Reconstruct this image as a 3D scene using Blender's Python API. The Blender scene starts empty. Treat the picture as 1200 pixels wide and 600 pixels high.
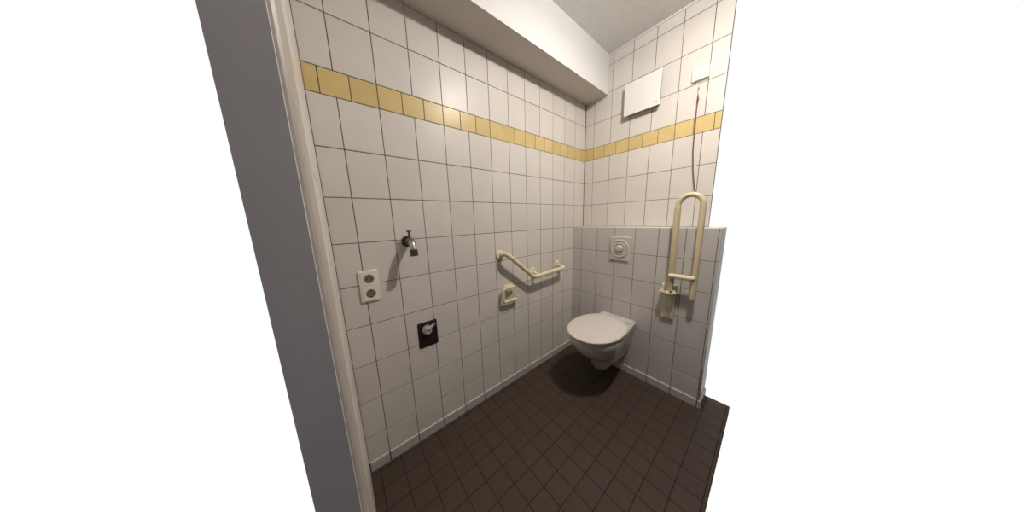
import bpy, bmesh, math, random
from mathutils import Vector, Matrix
random.seed(7)
S = bpy.context.scene
COL = S.collection
pi = math.pi

# ------------------------------------------------------------------ materials
def srgb(r, g, b):
    f = lambda c: (c/255/12.92) if c/255 <= .04045 else ((c/255+.055)/1.055)**2.4
    return (f(r), f(g), f(b), 1)

def material(name, col, rough=.4, metal=0, var=0.0, noise=0, nscale=20, bump=0, bscale=60, spec=.5, coat=0):
    m = bpy.data.materials.new(name); m.use_nodes = True
    nt = m.node_tree; N = nt.nodes; L = nt.links
    b = N['Principled BSDF']
    b.inputs['Roughness'].default_value = rough
    b.inputs['Metallic'].default_value = metal
    b.inputs['Specular IOR Level'].default_value = spec
    b.inputs['Coat Weight'].default_value = coat
    b.inputs['Base Color'].default_value = col
    src = None
    tc = N.new('ShaderNodeTexCoord')
    val = None
    if var:
        geo = N.new('ShaderNodeNewGeometry')
        mr = N.new('ShaderNodeMapRange')
        mr.inputs['To Min'].default_value = 1-var; mr.inputs['To Max'].default_value = 1+var
        L.new(geo.outputs['Random Per Island'], mr.inputs['Value']); val = mr.outputs[0]
    if noise:
        nz = N.new('ShaderNodeTexNoise'); nz.inputs['Scale'].default_value = nscale; nz.inputs['Detail'].default_value = 5
        L.new(tc.outputs['Object'], nz.inputs['Vector'])
        m2 = N.new('ShaderNodeMapRange')
        m2.inputs['From Min'].default_value = .3; m2.inputs['From Max'].default_value = .7
        m2.inputs['To Min'].default_value = 1-noise; m2.inputs['To Max'].default_value = 1+noise
        L.new(nz.outputs['Fac'], m2.inputs['Value'])
        if val is None: val = m2.outputs[0]
        else:
            mm = N.new('ShaderNodeMath'); mm.operation = 'MULTIPLY'
            L.new(val, mm.inputs[0]); L.new(m2.outputs[0], mm.inputs[1]); val = mm.outputs[0]
    if val is not None:
        vm = N.new('ShaderNodeVectorMath'); vm.operation = 'SCALE'
        vm.inputs[0].default_value = col[:3]
        L.new(val, vm.inputs['Scale']); L.new(vm.outputs[0], b.inputs['Base Color'])
    if bump:
        nb = N.new('ShaderNodeTexNoise'); nb.inputs['Scale'].default_value = bscale; nb.inputs['Detail'].default_value = 3
        L.new(tc.outputs['Object'], nb.inputs['Vector'])
        bp = N.new('ShaderNodeBump'); bp.inputs['Strength'].default_value = bump; bp.inputs['Distance'].default_value = .004
        L.new(nb.outputs['Fac'], bp.inputs['Height']); L.new(bp.outputs[0], b.inputs['Normal'])
    return m

M = dict(
    tile=material('glazed_white_tile', (.70, .66, .61, 1), .33, spec=.24, var=.03, noise=.03, nscale=6, bump=.05, bscale=9),
    tile_shaded=material('glazed_white_tile_shaded', (.57, .545, .52, 1), .33, spec=.24, var=.03, noise=.03, nscale=6, bump=.05, bscale=9),  # dimmer, cooler light on the lower wall put into the tile colour
    yellow=material('glazed_yellow_tile', (.66, .50, .215, 1), .3, spec=.25, var=.05, noise=.05, nscale=14, bump=.05, bscale=9),
    grout=material('grey_grout', (.08, .063, .052, 1), .9, noise=.2, nscale=30),
    skirt=material('glazed_skirting_tile', (.54, .51, .475, 1), .33, var=.03),
    floor=material('brown_floor_tile', (.055, .038, .027, 1), .62, var=.05, noise=.08, nscale=40, bump=.15, bscale=140, spec=.3),
    fgrout=material('dark_floor_grout', (.011, .007, .005, 1), .95, noise=.2, nscale=30),
    paint=material('white_wall_paint', (.80, .79, .78, 1), .8, noise=.02, nscale=4, bump=.1, bscale=90),
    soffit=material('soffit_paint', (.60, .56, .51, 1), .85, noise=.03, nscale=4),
    ceil=material('rough_ceiling_plaster', (.80, .79, .77, 1), .95, noise=.06, nscale=90, bump=1.0, bscale=95),
    ceramic=material('white_sanitary_ceramic', (.62, .59, .55, 1), .12, coat=.3),
    lid=material('white_seat_plastic', (.74, .69, .64, 1), .28),
    cream=material('cream_nylon', (.80, .70, .48, 1), .3),
    cream2=material('cream_nylon_mount', (.66, .62, .47, 1), .4),
    cream_dull=material('dull_cream_nylon', (.68, .58, .38, 1), .3),
    tan=material('tan_nylon', (.56, .46, .29, 1), .35),
    offwhite=material('offwhite_plastic', (.86, .81, .71, 1), .35),
    greywhite=material('grey_white_plastic', (.62, .58, .52, 1), .35),
    panelwhite=material('white_panel', (.80, .78, .745, 1), .4),
    dark=material('black_plastic', (.012, .009, .008, 1), .5),
    hole=material('socket_hole', (.03, .022, .018, 1), .6),
    recess=material('socket_recess', (.17, .15, .125, 1), .5),
    chrome=material('worn_chrome', (.42, .40, .37, 1), .25, metal=1, noise=.2, nscale=60),
    darkchrome=material('tarnished_chrome', (.10, .095, .09, 1), .35, metal=1, noise=.3, nscale=80),
    valve=material('pale_valve_metal', (.62, .58, .53, 1), .35, metal=.5),
    red=material('red_cord_plastic', (.16, .02, .025, 1), .5),
    redcap=material('reddish_brown_cap', (.30, .09, .07, 1), .5),
    frame=material('cream_frame_paint', (.42, .375, .32, 1), .4, noise=.04, nscale=12),
    grey=material('cool_lit_reveal_paint', (.58, .55, .57, 1), .6, noise=.05, nscale=8),  # grey-blue cast of the cool hallway light put into the paint
    brown=material('exposed_brown_edge', (.27, .20, .14, 1), .8, noise=.4, nscale=60),
    string=material('white_string', (.6, .56, .52, 1), .7),
)

# ------------------------------------------------------------------ builders
def link(name, bm, mats, parent=None, smooth=False):
    me = bpy.data.meshes.new(name)
    bmesh.ops.recalc_face_normals(bm, faces=bm.faces)
    if smooth:
        for f in bm.faces: f.smooth = True
        for e in bm.edges:
            if len(e.link_faces) == 2 and e.calc_face_angle(0) > math.radians(38): e.smooth = False
    bm.to_mesh(me); bm.free()
    for m in (mats if isinstance(mats, (list, tuple)) else [mats]): me.materials.append(m)
    o = bpy.data.objects.new(name, me); COL.objects.link(o)
    if parent: o.parent = parent; o.matrix_parent_inverse = Matrix.Translation(parent.location).inverted()
    return o

def structure(o): o['kind'] = 'structure'; return o

def thing(name, loc, label, cat, group=None):
    o = bpy.data.objects.new(name, None); COL.objects.link(o)
    o.location = loc; o.empty_display_size = .05
    o['label'] = label; o['category'] = cat
    if group: o['group'] = group
    return o

def box(bm, lo, hi, mi=0, bev=0, seg=2):
    r = bmesh.ops.create_cube(bm, size=1)
    for v in r['verts']:
        v.co = Vector([lo[i]+(v.co[i]+.5)*(hi[i]-lo[i]) for i in range(3)])
    fs = {f for v in r['verts'] for f in v.link_faces}
    for f in fs: f.material_index = mi
    if bev:
        es = list({e for v in r['verts'] for e in v.link_edges})
        rr = bmesh.ops.bevel(bm, geom=es, offset=bev, segments=seg, affect='EDGES', profile=.5)
        for f in rr['faces']: f.material_index = mi

def tile(bm, O, A, B, Nn, a0, a1, b0, b1, mi, g=.0017, h=.0018, ch=.0011):
    """one glazed tile lying on the plane through O spanned by A, B; face lifted by h along Nn"""
    a0 += g; a1 -= g; b0 += g; b1 -= g
    if a1-a0 < .003 or b1-b0 < .003: return
    ring = lambda i, z: [bm.verts.new(O+A*a+B*b+Nn*z) for a, b in ((a0+i, b0+i), (a1-i, b0+i), (a1-i, b1-i), (a0+i, b1-i))]
    t = random.uniform(-1, 1)*.00022; s = random.uniform(-1, 1)*.00022
    r0 = ring(0, 0); r1 = ring(0, h*.5); r2 = ring(ch, h)
    for v, (p, q) in zip(r2, ((-1, -1), (1, -1), (1, 1), (-1, 1))): v.co += Nn*(p*t+q*s)
    for x, y in ((r0, r1), (r1, r2)):
        for i in range(4):
            f = bm.faces.new((x[i], x[(i+1) % 4], y[(i+1) % 4], y[i])); f.material_index = mi
    f = bm.faces.new(r2); f.material_index = mi

def clampgrid(lo, hi, org, pitch):
    k0 = math.ceil((lo-org)/pitch+.02); pts = [lo]
    while org+k0*pitch < hi-.004:
        pts.append(org+k0*pitch); k0 += 1
    pts.append(hi)
    return [(pts[i], pts[i+1]) for i in range(len(pts)-1) if pts[i+1]-pts[i] > .004]

def basis(d):
    d = d.normalized(); a = Vector((0, 0, 1)) if abs(d.z) < .9 else Vector((1, 0, 0))
    u = d.cross(a).normalized(); return u, d.cross(u).normalized()

def fillet(pts, r, n=8):
    P = [Vector(p) for p in pts]; out = [P[0]]
    for i in range(1, len(P)-1):
        a = (P[i-1]-P[i]); b = (P[i+1]-P[i]); rr = r[i-1] if isinstance(r, (list, tuple)) else r
        ang = a.angle(b); d = min(rr/math.tan(ang/2), a.length*.49, b.length*.49)
        p0 = P[i]+a.normalized()*d; p1 = P[i]+b.normalized()*d
        for k in range(n+1):
            t = k/n
            out.append(p0*(1-t)**2+P[i]*2*t*(1-t)+p1*t*t)
    out.append(P[-1]); return out

def tube(bm, pts, r, seg=20, mi=0, cap='flat'):
    P = [Vector(p) for p in pts]; rings = []
    d0 = (P[1]-P[0]); u, v = basis(d0)
    R = r if isinstance(r, (list, tuple)) else [r]*len(P)
    if cap == 'round':
        q = R[0]; dn = d0.normalized(); de = (P[-1]-P[-2]).normalized()
        pre = [(P[0]+dn*(q*(1-math.cos(a))), q*math.sin(a)) for a in (.15, .5, .9, 1.25)]
        post = [(P[-1]-de*(R[-1]*(1-math.cos(a))), R[-1]*math.sin(a)) for a in (1.25, .9, .5, .15)]
        body = [(p, rr) for p, rr in zip(P, R)]
        body[0] = (P[0]+dn*q, q); body[-1] = (P[-1]-de*R[-1], R[-1])
        seq = pre+body+post; P = [s[0] for s in seq]; R = [s[1] for s in seq]
    for i, p in enumerate(P):
        if i == 0: t = P[1]-P[0]
        elif i == len(P)-1: t = P[-1]-P[-2]
        else: t = (P[i+1]-P[i]).normalized()+(P[i]-P[i-1]).normalized()
        t = t.normalized()
        u = (u-t*u.dot(t)).normalized(); v = t.cross(u)
        rings.append([bm.verts.new(p+(u*math.cos(2*pi*k/seg)+v*math.sin(2*pi*k/seg))*R[i]) for k in range(seg)])
    for a, b in zip(rings, rings[1:]):
        for k in range(seg):
            f = bm.faces.new((a[k], a[(k+1) % seg], b[(k+1) % seg], b[k])); f.material_index = mi
    for rg in (rings[0], rings[-1]):
        f = bm.faces.new(rg); f.material_index = mi

def lathe(bm, O, axis, prof, seg=32, mi=0):
    """prof: (distance along axis, radius)"""
    O = Vector(O); ax = Vector(axis).normalized(); u, v = basis(ax); rings = []
    for h, r in prof:
        c = O+ax*h
        if r < 1e-5: rings.append([bm.verts.new(c)])
        else: rings.append([bm.verts.new(c+(u*math.cos(2*pi*k/seg)+v*math.sin(2*pi*k/seg))*r) for k in range(seg)])
    for a, b in zip(rings, rings[1:]):
        for k in range(seg):
            k2 = (k+1) % seg
            if len(a) == 1 and len(b) == 1: continue
            if len(a) == 1: f = bm.faces.new((a[0], b[k2], b[k]))
            elif len(b) == 1: f = bm.faces.new((a[k], a[k2], b[0]))
            else: f = bm.faces.new((a[k], a[k2], b[k2], b[k]))
            f.material_index = mi
    for rg in (rings[0], rings[-1]):
        if len(rg) > 2: bm.faces.new(rg).material_index = mi

def rrect(w, h, r, n=6):
    out = []
    for cx, cy, a0 in ((w/2-r, h/2-r, 0), (-w/2+r, h/2-r, pi/2), (-w/2+r, -h/2+r, pi), (w/2-r, -h/2+r, 1.5*pi)):
        for k in range(n+1):
            a = a0+k/n*pi/2; out.append((cx+r*math.cos(a), cy+r*math.sin(a)))
    return out

def slab(bm, O, A, B, Nn, outline, prof, mi=0):
    """outline in (a,b) about O; prof: (inset, height) rings"""
    O, A, B, Nn = map(Vector, (O, A, B, Nn)); rings = []
    for ins, h in prof:
        ring = []
        n = len(outline)
        for i, (a, b) in enumerate(outline):
            L = math.hypot(a, b); ring.append(bm.verts.new(O+A*(a*(1-ins/L))+B*(b*(1-ins/L))+Nn*h))
        rings.append(ring)
    for x, y in zip(rings, rings[1:]):
        for i in range(len(x)):
            bm.faces.new((x[i], x[(i+1) % len(x)], y[(i+1) % len(x)], y[i])).material_index = mi
    bm.faces.new(rings[0]).material_index = mi; bm.faces.new(rings[-1]).material_index = mi

X, Y, Z = Vector((1, 0, 0)), Vector((0, 1, 0)), Vector((0, 0, 1))

# ------------------------------------------------------------------ the room
W, H = .152, .2009              # white tile pitch
ZB, ZY = 1.8055, 1.9042         # yellow band, lower and upper edge
YF, ZC = -1.925, 2.585          # front wall plane, ceiling
VD, VH, VX = .165, 1.2028, 1.017  # lower cistern wall: depth, height, end
BX, BZ = .203, 2.288            # beam
XE = .93                        # where the upper back wall ends
rows_low = [ZB-n*H for n in range(9)]
def rows(zlo, zhi):
    r = [(rows_low[n+1], rows_low[n]) for n in range(8)]+[(-.01, rows_low[8])]
    r += [(ZY+n*H, ZY+(n+1)*H) for n in range(4)]
    out = []
    for a, b in r:
        a, b = max(a, zlo), min(b, zhi)
        if b-a > .006: out.append((a, b))
    return out
SK = .056

# left wall
bm = bmesh.new()
box(bm, (-.12, YF-.068, -.02), (-.0015, .12, ZC+.05), 2)
O = Vector((-.0015, 0, 0))
yA = -1.6768
for z0, z1 in rows(SK-.004, BZ):
    for a, b in clampgrid(YF, 0, yA, W): tile(bm, O, Y, Z, X, a, b, z0, z1, 0)
for a, b in clampgrid(YF, 0, yA, W*2/3): tile(bm, O, Y, Z, X, a, b, ZB, ZY, 1)
structure(link('wall_left', bm, [M['tile'], M['yellow'], M['grout']]))

# upper back wall
bm = bmesh.new()
box(bm, (-.12, .0015, -.02), (XE, .015, ZC+.05), 2)
O = Vector((0, .0015, 0)); xo = .0866
for z0, z1 in rows(VH+.001, ZC):
    for a, b in clampgrid(0, XE, xo, W): tile(bm, O, X, Z, -Y, a, b, z0, z1, 0)
for a, b in clampgrid(0, XE, xo, W*2/3): tile(bm, O, X, Z, -Y, a, b, ZB, ZY, 1)
structure(link('wall_back', bm, [M['tile'], M['yellow'], M['grout']]))

# lower cistern wall
bm = bmesh.new(); xv = .0923
box(bm, (0, -VD+.0015, -.02), (VX-.0015, .0, VH-.0015), 2)
O = Vector((0, -VD+.0015, 0))
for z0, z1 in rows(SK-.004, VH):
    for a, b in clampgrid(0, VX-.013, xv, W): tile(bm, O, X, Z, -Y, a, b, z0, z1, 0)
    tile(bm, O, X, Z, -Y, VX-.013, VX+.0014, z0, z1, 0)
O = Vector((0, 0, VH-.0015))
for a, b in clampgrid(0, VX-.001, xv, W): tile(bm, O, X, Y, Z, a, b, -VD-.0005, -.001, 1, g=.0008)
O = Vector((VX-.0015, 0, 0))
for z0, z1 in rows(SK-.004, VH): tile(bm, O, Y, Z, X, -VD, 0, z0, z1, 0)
structure(link('wall_lower_back', bm, [M['tile_shaded'], M['tile'], M['grout']]))
bm = bmesh.new()
box(bm, (1.001, -VD-.0025, SK), (1.0145, -VD+.002, .285))
structure(link('trim_1', bm, M['brown']))

# skirting tiles
def skirting(name, O, A, Nn, lo, hi, org, extra=None):
    bm = bmesh.new()
    def run(O, A, Nn, segs):
        for a, b in segs:
            a += .0028; b -= .0028
            prof = [(0, 0), (.008, 0), (.0085, .050), (.0070, .0545), (.004, SK), (0, SK)]
            ends = []
            for t in (a, b):
                ends.append([bm.verts.new(O+A*t+Nn*n+Z*z) for n, z in prof])
            for i in range(len(prof)):
                j = (i+1) % len(prof)
                bm.faces.new((ends[0][i], ends[0][j], ends[1][j], ends[1][i]))
            bm.faces.new(ends[0]); bm.faces.new(ends[1])
    run(O, A, Nn, clampgrid(lo, hi, org, W))
    if extra: run(*extra)
    return structure(link(name, bm, M['skirt']))
skirting('baseboard_left', Vector((0, 0, 0)), Y, X, YF+.003, -VD, yA)
skirting('baseboard_back', Vector((0, -VD, 0)), X, -Y, .010, VX+.008, xv, (Vector((VX, 0, 0)), Y, X, [(-VD-.006, 0)]))

# floor
bm = bmesh.new()
FX, FY0 = 1.15, -2.0
box(bm, (-.02, FY0, -.06), (FX, .0, -.0012), 1)
O = Vector((0, 0, -.0012)); P = .1008
for a, b in clampgrid(0, FX, .028, P):
    for c, d in clampgrid(FY0, 0, -1.078, P): tile(bm, O, X, Y, Z, a, b, c, d, 0, g=.0017, h=.0012, ch=.001)
structure(link('floor', bm, [M['floor'], M['fgrout']]))

# ceiling and beam
bm = bmesh.new(); box(bm, (-.12, YF-.068, ZC), (1.9, .12, ZC+.05))
structure(link('ceiling', bm, M['ceil']))
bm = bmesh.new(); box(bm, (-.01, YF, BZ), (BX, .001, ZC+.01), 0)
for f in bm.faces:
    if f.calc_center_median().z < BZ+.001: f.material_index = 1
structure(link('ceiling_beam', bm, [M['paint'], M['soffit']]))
bm = bmesh.new()
tube(bm, [(BX, -.003, ZC-.003), (XE, -.003, ZC-.003)], .007, 8)
structure(link('trim_2', bm, M['paint'], smooth=True))

# front wall (seen edge-on) with the doorway
DX0, DX1, DH = .75, 1.63, 2.12
bm = bmesh.new()
box(bm, (0, YF-.068, -.02), (DX0-.04, YF-.0015, ZC), 1)
box(bm, (DX0-.04, YF-.068, DH+.04), (DX1+.04, YF-.0015, ZC), 1)
box(bm, (DX1+.04, YF-.068, -.02), (1.9, YF-.0015, ZC), 1)
O = Vector((0, YF-.0015, 0))
for z0, z1 in rows(0, ZC):
    for a, b in clampgrid(.001, .60, .152, W): tile(bm, O, X, Z, Y, a, b, z0, z1, 0)
for a, b in clampgrid(.001, .60, .101, W*2/3): tile(bm, O, X, Z, Y, a, b, ZB, ZY, 0)
structure(link('wall_front', bm, [M['tile'], M['grout']]))
bm = bmesh.new()
# door frame: flat band then rounded bead at the opening, grey reveal
box(bm, (.605, YF-.0015, 0), (DX0-.03, YF+.001, ZC), 0)
tube(bm, [(DX0-.025, YF-.010, 0), (DX0-.025, YF-.010, DH+.02)], .0125, 16, 0)
box(bm, (DX0-.04, YF-.068, 0), (DX0, YF-.009, DH), 1)
box(bm, (DX0, YF-.068, DH), (DX1, YF-.001, DH+.04), 0)
box(bm, (DX1, YF-.068, 0), (DX1+.04, YF-.001, DH+.04), 0)
structure(link('door_1', bm, [M['frame'], M['grey']]))

# ------------------------------------------------------------------ toilet
tx = .455
def dshape(hw, yf, yb, bw, n=40):
    """outline: round front at y=yf, straight back of half width bw at y=yb"""
    L = yb-yf; pts = []
    ym = yf+min(hw*1.12, L*.52)
    for k in range(n+1):
        a = pi+pi*k/n      # left, round the front, to right
        pts.append((tx+hw*math.cos(a), ym+(ym-yf)*math.sin(a)))
    m = 10
    for k in range(1, m+1):
        t = k/m; s = t*t*(3-2*t)
        pts.append((tx+hw+(bw-hw)*s, ym+(yb-ym)*t))
    for k in range(1, 6): pts.append((tx+bw-2*bw*k/5, yb))
    for k in range(1, m):
        t = 1-k/m; s = t*t*(3-2*t)
        pts.append((tx-hw-(bw-hw)*s, ym+(yb-ym)*t))
    return pts
def oval(hw, yf, yb, bw, n=48):
    yc = (yf+yb)/2; L = (yb-yf)/2; e = 2/2.15
    sg = lambda v: math.copysign(abs(v)**e, v)
    return [(tx+hw*sg(math.cos(2*pi*k/n)), yc+L*sg(math.sin(2*pi*k/n))) for k in range(n)]
def loft(bm, levels, mi=0, dshape=dshape):
    rings = [[bm.verts.new((x, y, z)) for x, y in dshape(hw, yf, yb, bw)] for z, hw, yf, yb, bw in levels]
    for a, b in zip(rings, rings[1:]):
        n = len(a)
        for i in range(n): bm.faces.new((a[i], a[(i+1) % n], b[(i+1) % n], b[i])).material_index = mi
    bm.faces.new(rings[0]); bm.faces.new(rings[-1])
yb = -VD-.001
t = thing('wall_hung_toilet', (tx, yb, 0), 'white wall-hung toilet with closed oval lid on the lower tiled wall', 'toilet')
bm = bmesh.new()
loft(bm, [(.100, .022, -.430, -.34, .022), (.106, .038, -.452, -.30, .040), (.125, .050, -.475, -.23, .062), (.160, .061, -.500, -.18, .082), (.200, .070, -.525, yb, .096),
          (.235, .078, -.545, yb, .102), (.252, .088, -.560, yb, .107), (.268, .112, -.592, yb, .112), (.295, .135, -.628, yb, .118), (.340, .156, -.675, yb, .126),
          (.385, .170, -.708, yb, .134), (.415, .176, -.724, yb, .140), (.440, .179, -.731, yb, .143), (.453, .178, -.730, yb, .143), (.458, .173, -.725, yb-.001, .139)])
link('bowl', bm, M['ceramic'], t, True)
bm = bmesh.new()
loft(bm, [(.459, .173, -.730, -.270, .140), (.461, .181, -.738, -.262, .146), (.470, .183, -.741, -.259, .147), (.473, .179, -.737, -.263, .144)], dshape=oval)
link('seat', bm, M['lid'], t, True)
bm = bmesh.new()
loft(bm, [(.4765, .180, -.740, -.262, 0), (.479, .186, -.747, -.255, 0), (.486, .187, -.749, -.253, 0), (.4915, .184, -.745, -.257, 0),
          (.4950, .174, -.733, -.270, 0), (.4962, .13, -.68, -.32, 0), (.4970, .06, -.60, -.42, 0)], dshape=oval)
link('lid', bm, M['lid'], t, True)
bm = bmesh.new()
loft(bm, [(.456, .13, -.27, yb, .136), (.466, .13, -.27, yb, .135), (.469, .127, -.268, yb-.002, .132)])
link('rear_deck', bm, M['ceramic'], t, True)
for s in (-1, 1):
    bm = bmesh.new(); tube(bm, [(tx+s*.050, -.250, .478), (tx+s*.10, -.250, .478)], .009, 16, cap='round')
    box(bm, (tx+s*.075-.012, -.260, .468), (tx+s*.075+.012, -.240, .476), bev=.002)
    link('hinge', bm, M['lid'], t, True)

# ------------------------------------------------------------------ flush plate
t = thing('flush_plate', (.443, -VD, 1.035), 'square cream flush plate with round button above the toilet', 'flush button')
bm = bmesh.new(); cx, cz, w, h = .443, 1.035, .156, .188
slab(bm, (cx, -VD, cz), X, Z, -Y, rrect(w, h, .008), [(0, 0), (0, .008), (.003, .012), (.006, .012)])
link('plate', bm, M['greywhite'], t, True)
for r0 in (.064, .045):
    bm = bmesh.new()
    lathe(bm, (cx, -VD-.0115, cz), -Y, [(0, r0+.008), (.006, r0+.005), (.0075, r0), (.006, r0-.005), (0, r0-.008)], 48)
    link('ring_ridge', bm, M['greywhite'], t, True)
bm = bmesh.new(); lathe(bm, (cx, -VD-.0115, cz), -Y, [(0, .031), (.007, .031), (.013, .027), (.018, .018), (.020, .008), (.0205, 0)], 40)
link('button', bm, M['greywhite'], t, True)

# ------------------------------------------------------------------ ventilation cover
t = thing('ventilation_cover', (.48, 0, 2.167), 'square white ventilation cover standing off the upper back wall', 'vent')
bm = bmesh.new(); box(bm, (.372, -.036, 2.064), (.592, 0, 2.268), bev=.002)  # near-black block stands in for the shaded gap behind the panel
link('gap_shade_block', bm, M['hole'], t)
bm = bmesh.new(); box(bm, (.358, -.044, 2.053), (.602, -.036, 2.281), bev=.003)
link('front_panel', bm, M['panelwhite'], t)
bm = bmesh.new(); box(bm, (.560, -.0446, 2.078), (.588, -.0438, 2.081))
link('maker_mark', bm, M['recess'], t)

# ------------------------------------------------------------------ pull cord switch
t = thing('pull_cord_switch', (.798, 0, 2.16), 'small white switch box with red pull cord near the ceiling', 'switch')
bm = bmesh.new(); slab(bm, (.806, 0, 2.157), X, Z, -Y, rrect(.084, .076, .006), [(0, 0), (0, .014), (.004, .018), (.008, .018)])
link('switch_box', bm, M['offwhite'], t, True)
for x in (.783, .808):
    bm = bmesh.new(); lathe(bm, (x, -.018, 2.147), -Y, [(0, .0035), (.0008, .0035), (.001, 0)], 12)
    link('screw', bm, M['recess'], t, True)
bm = bmesh.new(); tube(bm, [(.806, -.016, 2.125), (.806, -.016, 2.01)], .0012, 6)
link('string', bm, M['string'], t, True)
bm = bmesh.new()
tube(bm, [(.8065, -.016, 2.075), (.8055, -.016, 2.06)], .003, 8, cap='round')
tube(bm, fillet([(.806, -.016, 2.035), (.809, -.018, 1.99), (.806, -.016, 1.95), (.810, -.016, 1.70), (.823, -.016, 1.56), (.842, -.018, 1.44), (.862, -.018, 1.42)], .03), .0026, 8)
tube(bm, [(.806, -.016, 2.025), (.808, -.016, 2.005), (.8065, -.016, 1.985)], [.003, .006, .003], 8)
link('pull_cord', bm, M['red'], t, True)

# ------------------------------------------------------------------ hinged support rail
ry, lx, rx = -.213, .806, .927
t = thing('folding_support_rail', (.795, -VD, .57), 'cream folding support rail with U-shaped loop, folded up beside the toilet', 'support rail')
bm = bmesh.new()
slab(bm, (.794, -VD, .695), X, Z, -Y, rrect(.078, .246, .006), [(0, 0), (0, .013), (.004, .017), (.008, .017)])
slab(bm, (.794, -VD-.016, .682), X, Z, -Y, rrect(.05, .19, .004), [(0, 0), (0, .003), (.002, .004)])
link('mounting_plate', bm, M['cream2'], t, True)
for x in (.762, .832):
    bm = bmesh.new(); box(bm, (x-.007, -VD-.042, .755), (x+.007, -VD-.010, .822), bev=.005)
    link('bracket', bm, M['cream2'], t, True)
bm = bmesh.new(); tube(bm, [(.752, ry-.004, .772), (.770, ry-.004, .772), (.786, ry-.004, .768), (.808, ry-.004, .768), (.824, ry-.004, .772), (.843, ry-.004, .772)], [.023, .023, .0195, .0195, .023, .023], 20, cap='round')
link('hinge_barrel', bm, M['cream'], t, True)
R_ = (rx-lx)/2; zt = 1.345
arc = [(lx, ry, zt-.03)]+[(lx+R_-R_*math.cos(pi*k/20), ry, zt+R_*math.sin(pi*k/20)) for k in range(21)]
arc += [(rx, ry, 1.1), (rx, ry, .762)]
bm = bmesh.new(); tube(bm, arc, .0158, 24)
link('rail_loop', bm, M['cream_dull'], t, True)
bm = bmesh.new(); tube(bm, [(lx, ry, .785), (lx, ry, 1.325), (lx, ry, 1.33)], [.0178, .0178, .0165], 24)
link('sleeve', bm, M['tan'], t, True)
bm = bmesh.new(); tube(bm, [(lx-.014, ry-.017, .892), (rx+.006, ry-.017, .892)], .0155, 18, cap='round')
link('cross_bar', bm, M['cream'], t, True)

# ------------------------------------------------------------------ angled grab rail
gx = .075
t = thing('angled_grab_rail', (0, -.75, .86), 'cream angled grab rail on three wall flanges between tap and toilet', 'grab rail')
pts = fillet([(0.01, -1.03, 1.045), (gx, -1.03, 1.060), (gx, -.765, .845), (gx, -.405, .862), (gx-.035, -.395, .866)], [.040, .10, .012], 10)
bm = bmesh.new(); tube(bm, pts, .0165, 22)
link('rail', bm, M['cream'], t, True)
for y, z in ((-1.03, 1.043), (-.715, .868), (-.40, .880)):
    bm = bmesh.new(); lathe(bm, (0, y, z), X, [(0, .035), (.008, .035), (.013, .031), (.015, .022), (.015, 0)], 32)
    if y > -1: tube(bm, [(.012, y, z), (gx-.004, y, .852 if y < -.6 else .864)], .0125, 16)
    link('wall_flange', bm, M['cream'], t, True)

# ------------------------------------------------------------------ toilet roll holder
t = thing('toilet_roll_holder', (0, -.98, .75), 'small cream open-sided toilet roll holder under the angled grab rail', 'roll holder')
hx = .036
bm = bmesh.new(); box(bm, (0, -1.020, .778), (hx+.008, -.945, .818), bev=.006, seg=3)
link('wall_mount', bm, M['cream'], t, True)
loop = fillet([(hx, -.925, .803), (hx, -1.040, .803), (hx, -1.040, .702), (hx, -.908, .702), (hx, -.908, .735)], [.022, .022, .008], 8)
bm = bmesh.new(); tube(bm, loop, .0115, 16, cap='round')
link('roll_arm', bm, M['cream'], t, True)

# ------------------------------------------------------------------ tap
ty, tz = -1.622, 1.193
t = thing('wall_tap', (0, ty, tz), 'small dull chrome wall tap with downward spout above the black plate', 'tap')
bm = bmesh.new(); lathe(bm, (0, ty, tz), X, [(0, .029), (.004, .029), (.010, .024), (.012, .014), (.012, 0)], 32)
link('rosette', bm, M['darkchrome'], t, True)
bm = bmesh.new(); tube(bm, [(.010, ty, tz), (.03, ty, tz), (.032, ty, tz), (.075, ty, tz)], [.013, .013, .018, .018], 20, cap='flat')
link('valve_body', bm, M['darkchrome'], t, True)
bm = bmesh.new(); tube(bm, fillet([(.055, ty, tz+.004), (.092, ty, tz-.004), (.108, ty, tz-.045)], .02), .0165, 18)
link('spout', bm, M['chrome'], t, True)
bm = bmesh.new(); tube(bm, [(.105, ty, tz-.036), (.107, ty, tz-.042), (.1075, ty, tz-.045), (.112, ty, tz-.066)], [.018, .0205, .0195, .0185], 8)
link('hose_connector', bm, M['darkchrome'], t, True)
bm = bmesh.new()
tube(bm, [(.052, ty, tz+.010), (.052, ty, tz+.022), (.052, ty, tz+.050)], [.0095, .006, .005], 14)
tube(bm, [(.052, ty-.012, tz+.055), (.052, ty, tz+.052), (.052, ty+.012, tz+.055)], [.0045, .007, .0045], 12, cap='round')
link('handle', bm, M['darkchrome'], t, True)

# ------------------------------------------------------------------ black plate with valve
t = thing('valve_plate', (0, -1.565, .65), 'black rectangular wall plate with pale valve and reddish cap', 'valve')
bm = bmesh.new(); slab(bm, (0, -1.5655, .651), Y, Z, X, rrect(.108, .153, .008), [(0, 0), (0, .003), (.002, .0045), (.004, .0045)])
link('plate', bm, M['dark'], t, True)
bm = bmesh.new(); lathe(bm, (.004, -1.572, .682), X, [(0, .026), (.006, .026), (.008, .017), (.020, .017), (.021, .021), (.028, .021), (.030, .017), (.030, .010), (.024, .009), (.024, 0)], 28)
link('valve_body', bm, M['valve'], t, True)
bm = bmesh.new(); tube(bm, [(.018, -1.566, .686), (.022, -1.545, .700), (.022, -1.536, .706)], [.010, .009, .008], 14)
link('outlet', bm, M['valve'], t, True)
bm = bmesh.new(); tube(bm, [(.022, -1.538, .704), (.022, -1.526, .712)], [.010, .009], 14)
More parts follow.
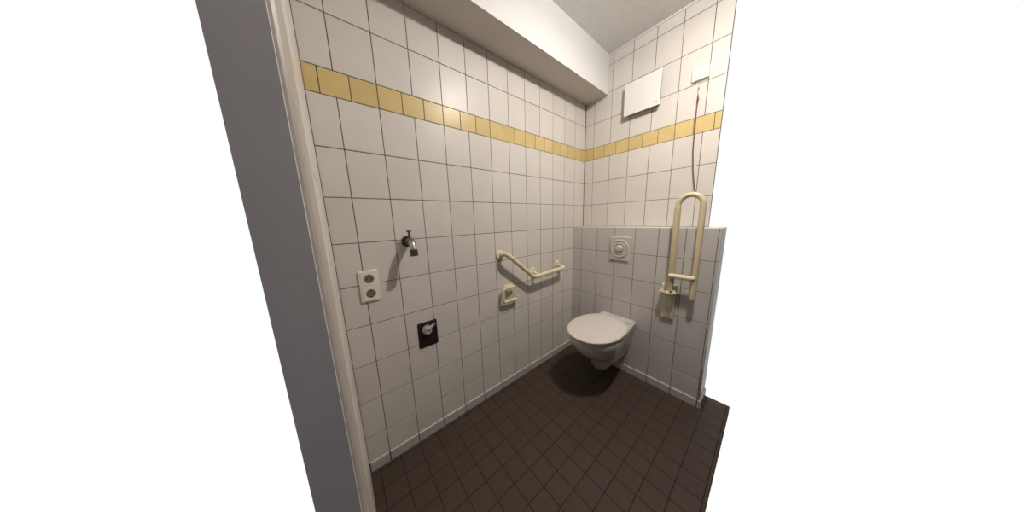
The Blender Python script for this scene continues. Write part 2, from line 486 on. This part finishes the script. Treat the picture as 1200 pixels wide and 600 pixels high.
link('cap', bm, M['redcap'], t, True)

# ------------------------------------------------------------------ double socket
t = thing('double_wall_socket', (0, -1.81, .995), 'white double power socket beside the door frame', 'socket')
bm = bmesh.new(); slab(bm, (0, -1.810, .9945), Y, Z, X, rrect(.080, .152, .004), [(0, 0), (0, .007), (.002, .0095), (.004, .0095)])
link('socket_frame', bm, M['offwhite'], t, True)
for z in (1.0305, .9585):
    bm = bmesh.new()
    slab(bm, (.009, -1.810, z), Y, Z, X, rrect(.066, .068, .003), [(0, 0), (.0, .0022), (.001, .003), (.0015, .003)])
    ins = link('socket_insert', bm, M['offwhite'], t, True)
    bm = bmesh.new(); lathe(bm, (.0118, -1.810, z), X, [(0, .0205), (.0010, .0205), (.0012, .0185), (.0004, .0175), (.0004, 0)], 32)  # nearly flat disc; the shade of a deep well is in its colour
    link('socket_well', bm, M['recess'], ins, True)
    bm = bmesh.new()
    for s in (-1, 1):
        lathe(bm, (.0121, -1.810+s*.0095, z), X, [(0, .0035), (.0008, .0035), (.0008, 0)], 12)
    box(bm, (.0121, -1.8135, z+.0125), (.0135, -1.8065, z+.0185)); box(bm, (.0121, -1.8135, z-.0185), (.0135, -1.8065, z-.0125))
    # pin holes as near-black discs, clips above and below as near-black blocks
    link('contact_hole', bm, M['hole'], ins, True)

# ------------------------------------------------------------------ light
def lamp(name, loc, power, size, col, kind='POINT'):
    l = bpy.data.lights.new(name, kind); l.energy = power; l.color = col
    if kind == 'POINT': l.shadow_soft_size = size
    else: l.shape = 'DISK'; l.size = size*2
    o = bpy.data.objects.new(name, l); COL.objects.link(o); o.location = loc
lamp('ceiling_lamp_light', (1.08, -.80, 2.50), 22, .038, (1, .94, .885))
lamp('ceiling_lamp_downlight', (1.08, -.80, 2.495), 14, .038, (1, .90, .79), 'AREA')

FW = Vector((-.765, .622, -.168)).normalized()
w = bpy.data.worlds.new('World'); S.world = w; w.use_nodes = True  # made-up backdrop: white ahead, near-black behind so little fill light enters
nt = w.node_tree; N = nt.nodes; L = nt.links; N.clear()
out = N.new('ShaderNodeOutputWorld'); bg = N.new('ShaderNodeBackground')
tc = N.new('ShaderNodeTexCoord'); dp = N.new('ShaderNodeVectorMath'); dp.operation = 'DOT_PRODUCT'
dp.inputs[1].default_value = FW
L.new(tc.outputs['Generated'], dp.inputs[0])
cr = N.new('ShaderNodeValToRGB')
mr = N.new('ShaderNodeMapRange'); mr.inputs['From Min'].default_value = -1
L.new(dp.outputs['Value'], mr.inputs['Value']); L.new(mr.outputs[0], cr.inputs['Fac'])
cr.color_ramp.elements[0].position = .63; cr.color_ramp.elements[0].color = (.022, .022, .026, 1)
cr.color_ramp.elements[1].position = .67; cr.color_ramp.elements[1].color = (1, 1, 1, 1)
L.new(cr.outputs[0], bg.inputs['Color']); bg.inputs['Strength'].default_value = 1.0
L.new(bg.outputs[0], out.inputs[0])

# ------------------------------------------------------------------ camera
yaw, pit, rol, F = -.8878, -.1686, -.03, 249.93
fw = Vector((math.sin(yaw)*math.cos(pit), math.cos(yaw)*math.cos(pit), math.sin(pit)))
r0 = Vector((math.cos(yaw), -math.sin(yaw), 0)); u0 = r0.cross(fw)
Rv = r0*math.cos(rol)+u0*math.sin(rol); Uv = u0*math.cos(rol)-r0*math.sin(rol)
cd = bpy.data.cameras.new('camera'); cam = bpy.data.objects.new('camera', cd); COL.objects.link(cam)
mt = Matrix.Identity(4)
for i in range(3): mt[i][0], mt[i][1], mt[i][2] = Rv[i], Uv[i], -fw[i]
mt.translation = Vector((1.2048, -1.9015, 1.2877)); cam.matrix_world = mt
cd.sensor_fit = 'HORIZONTAL'; cd.sensor_width = 36; cd.lens = F/1200*36; cd.clip_start = .01
S.camera = cam
S.view_settings.view_transform = 'Standard'; S.view_settings.look = 'None'; S.view_settings.gamma = 1.06
S.cycles.max_bounces = 10; S.cycles.use_denoising = True
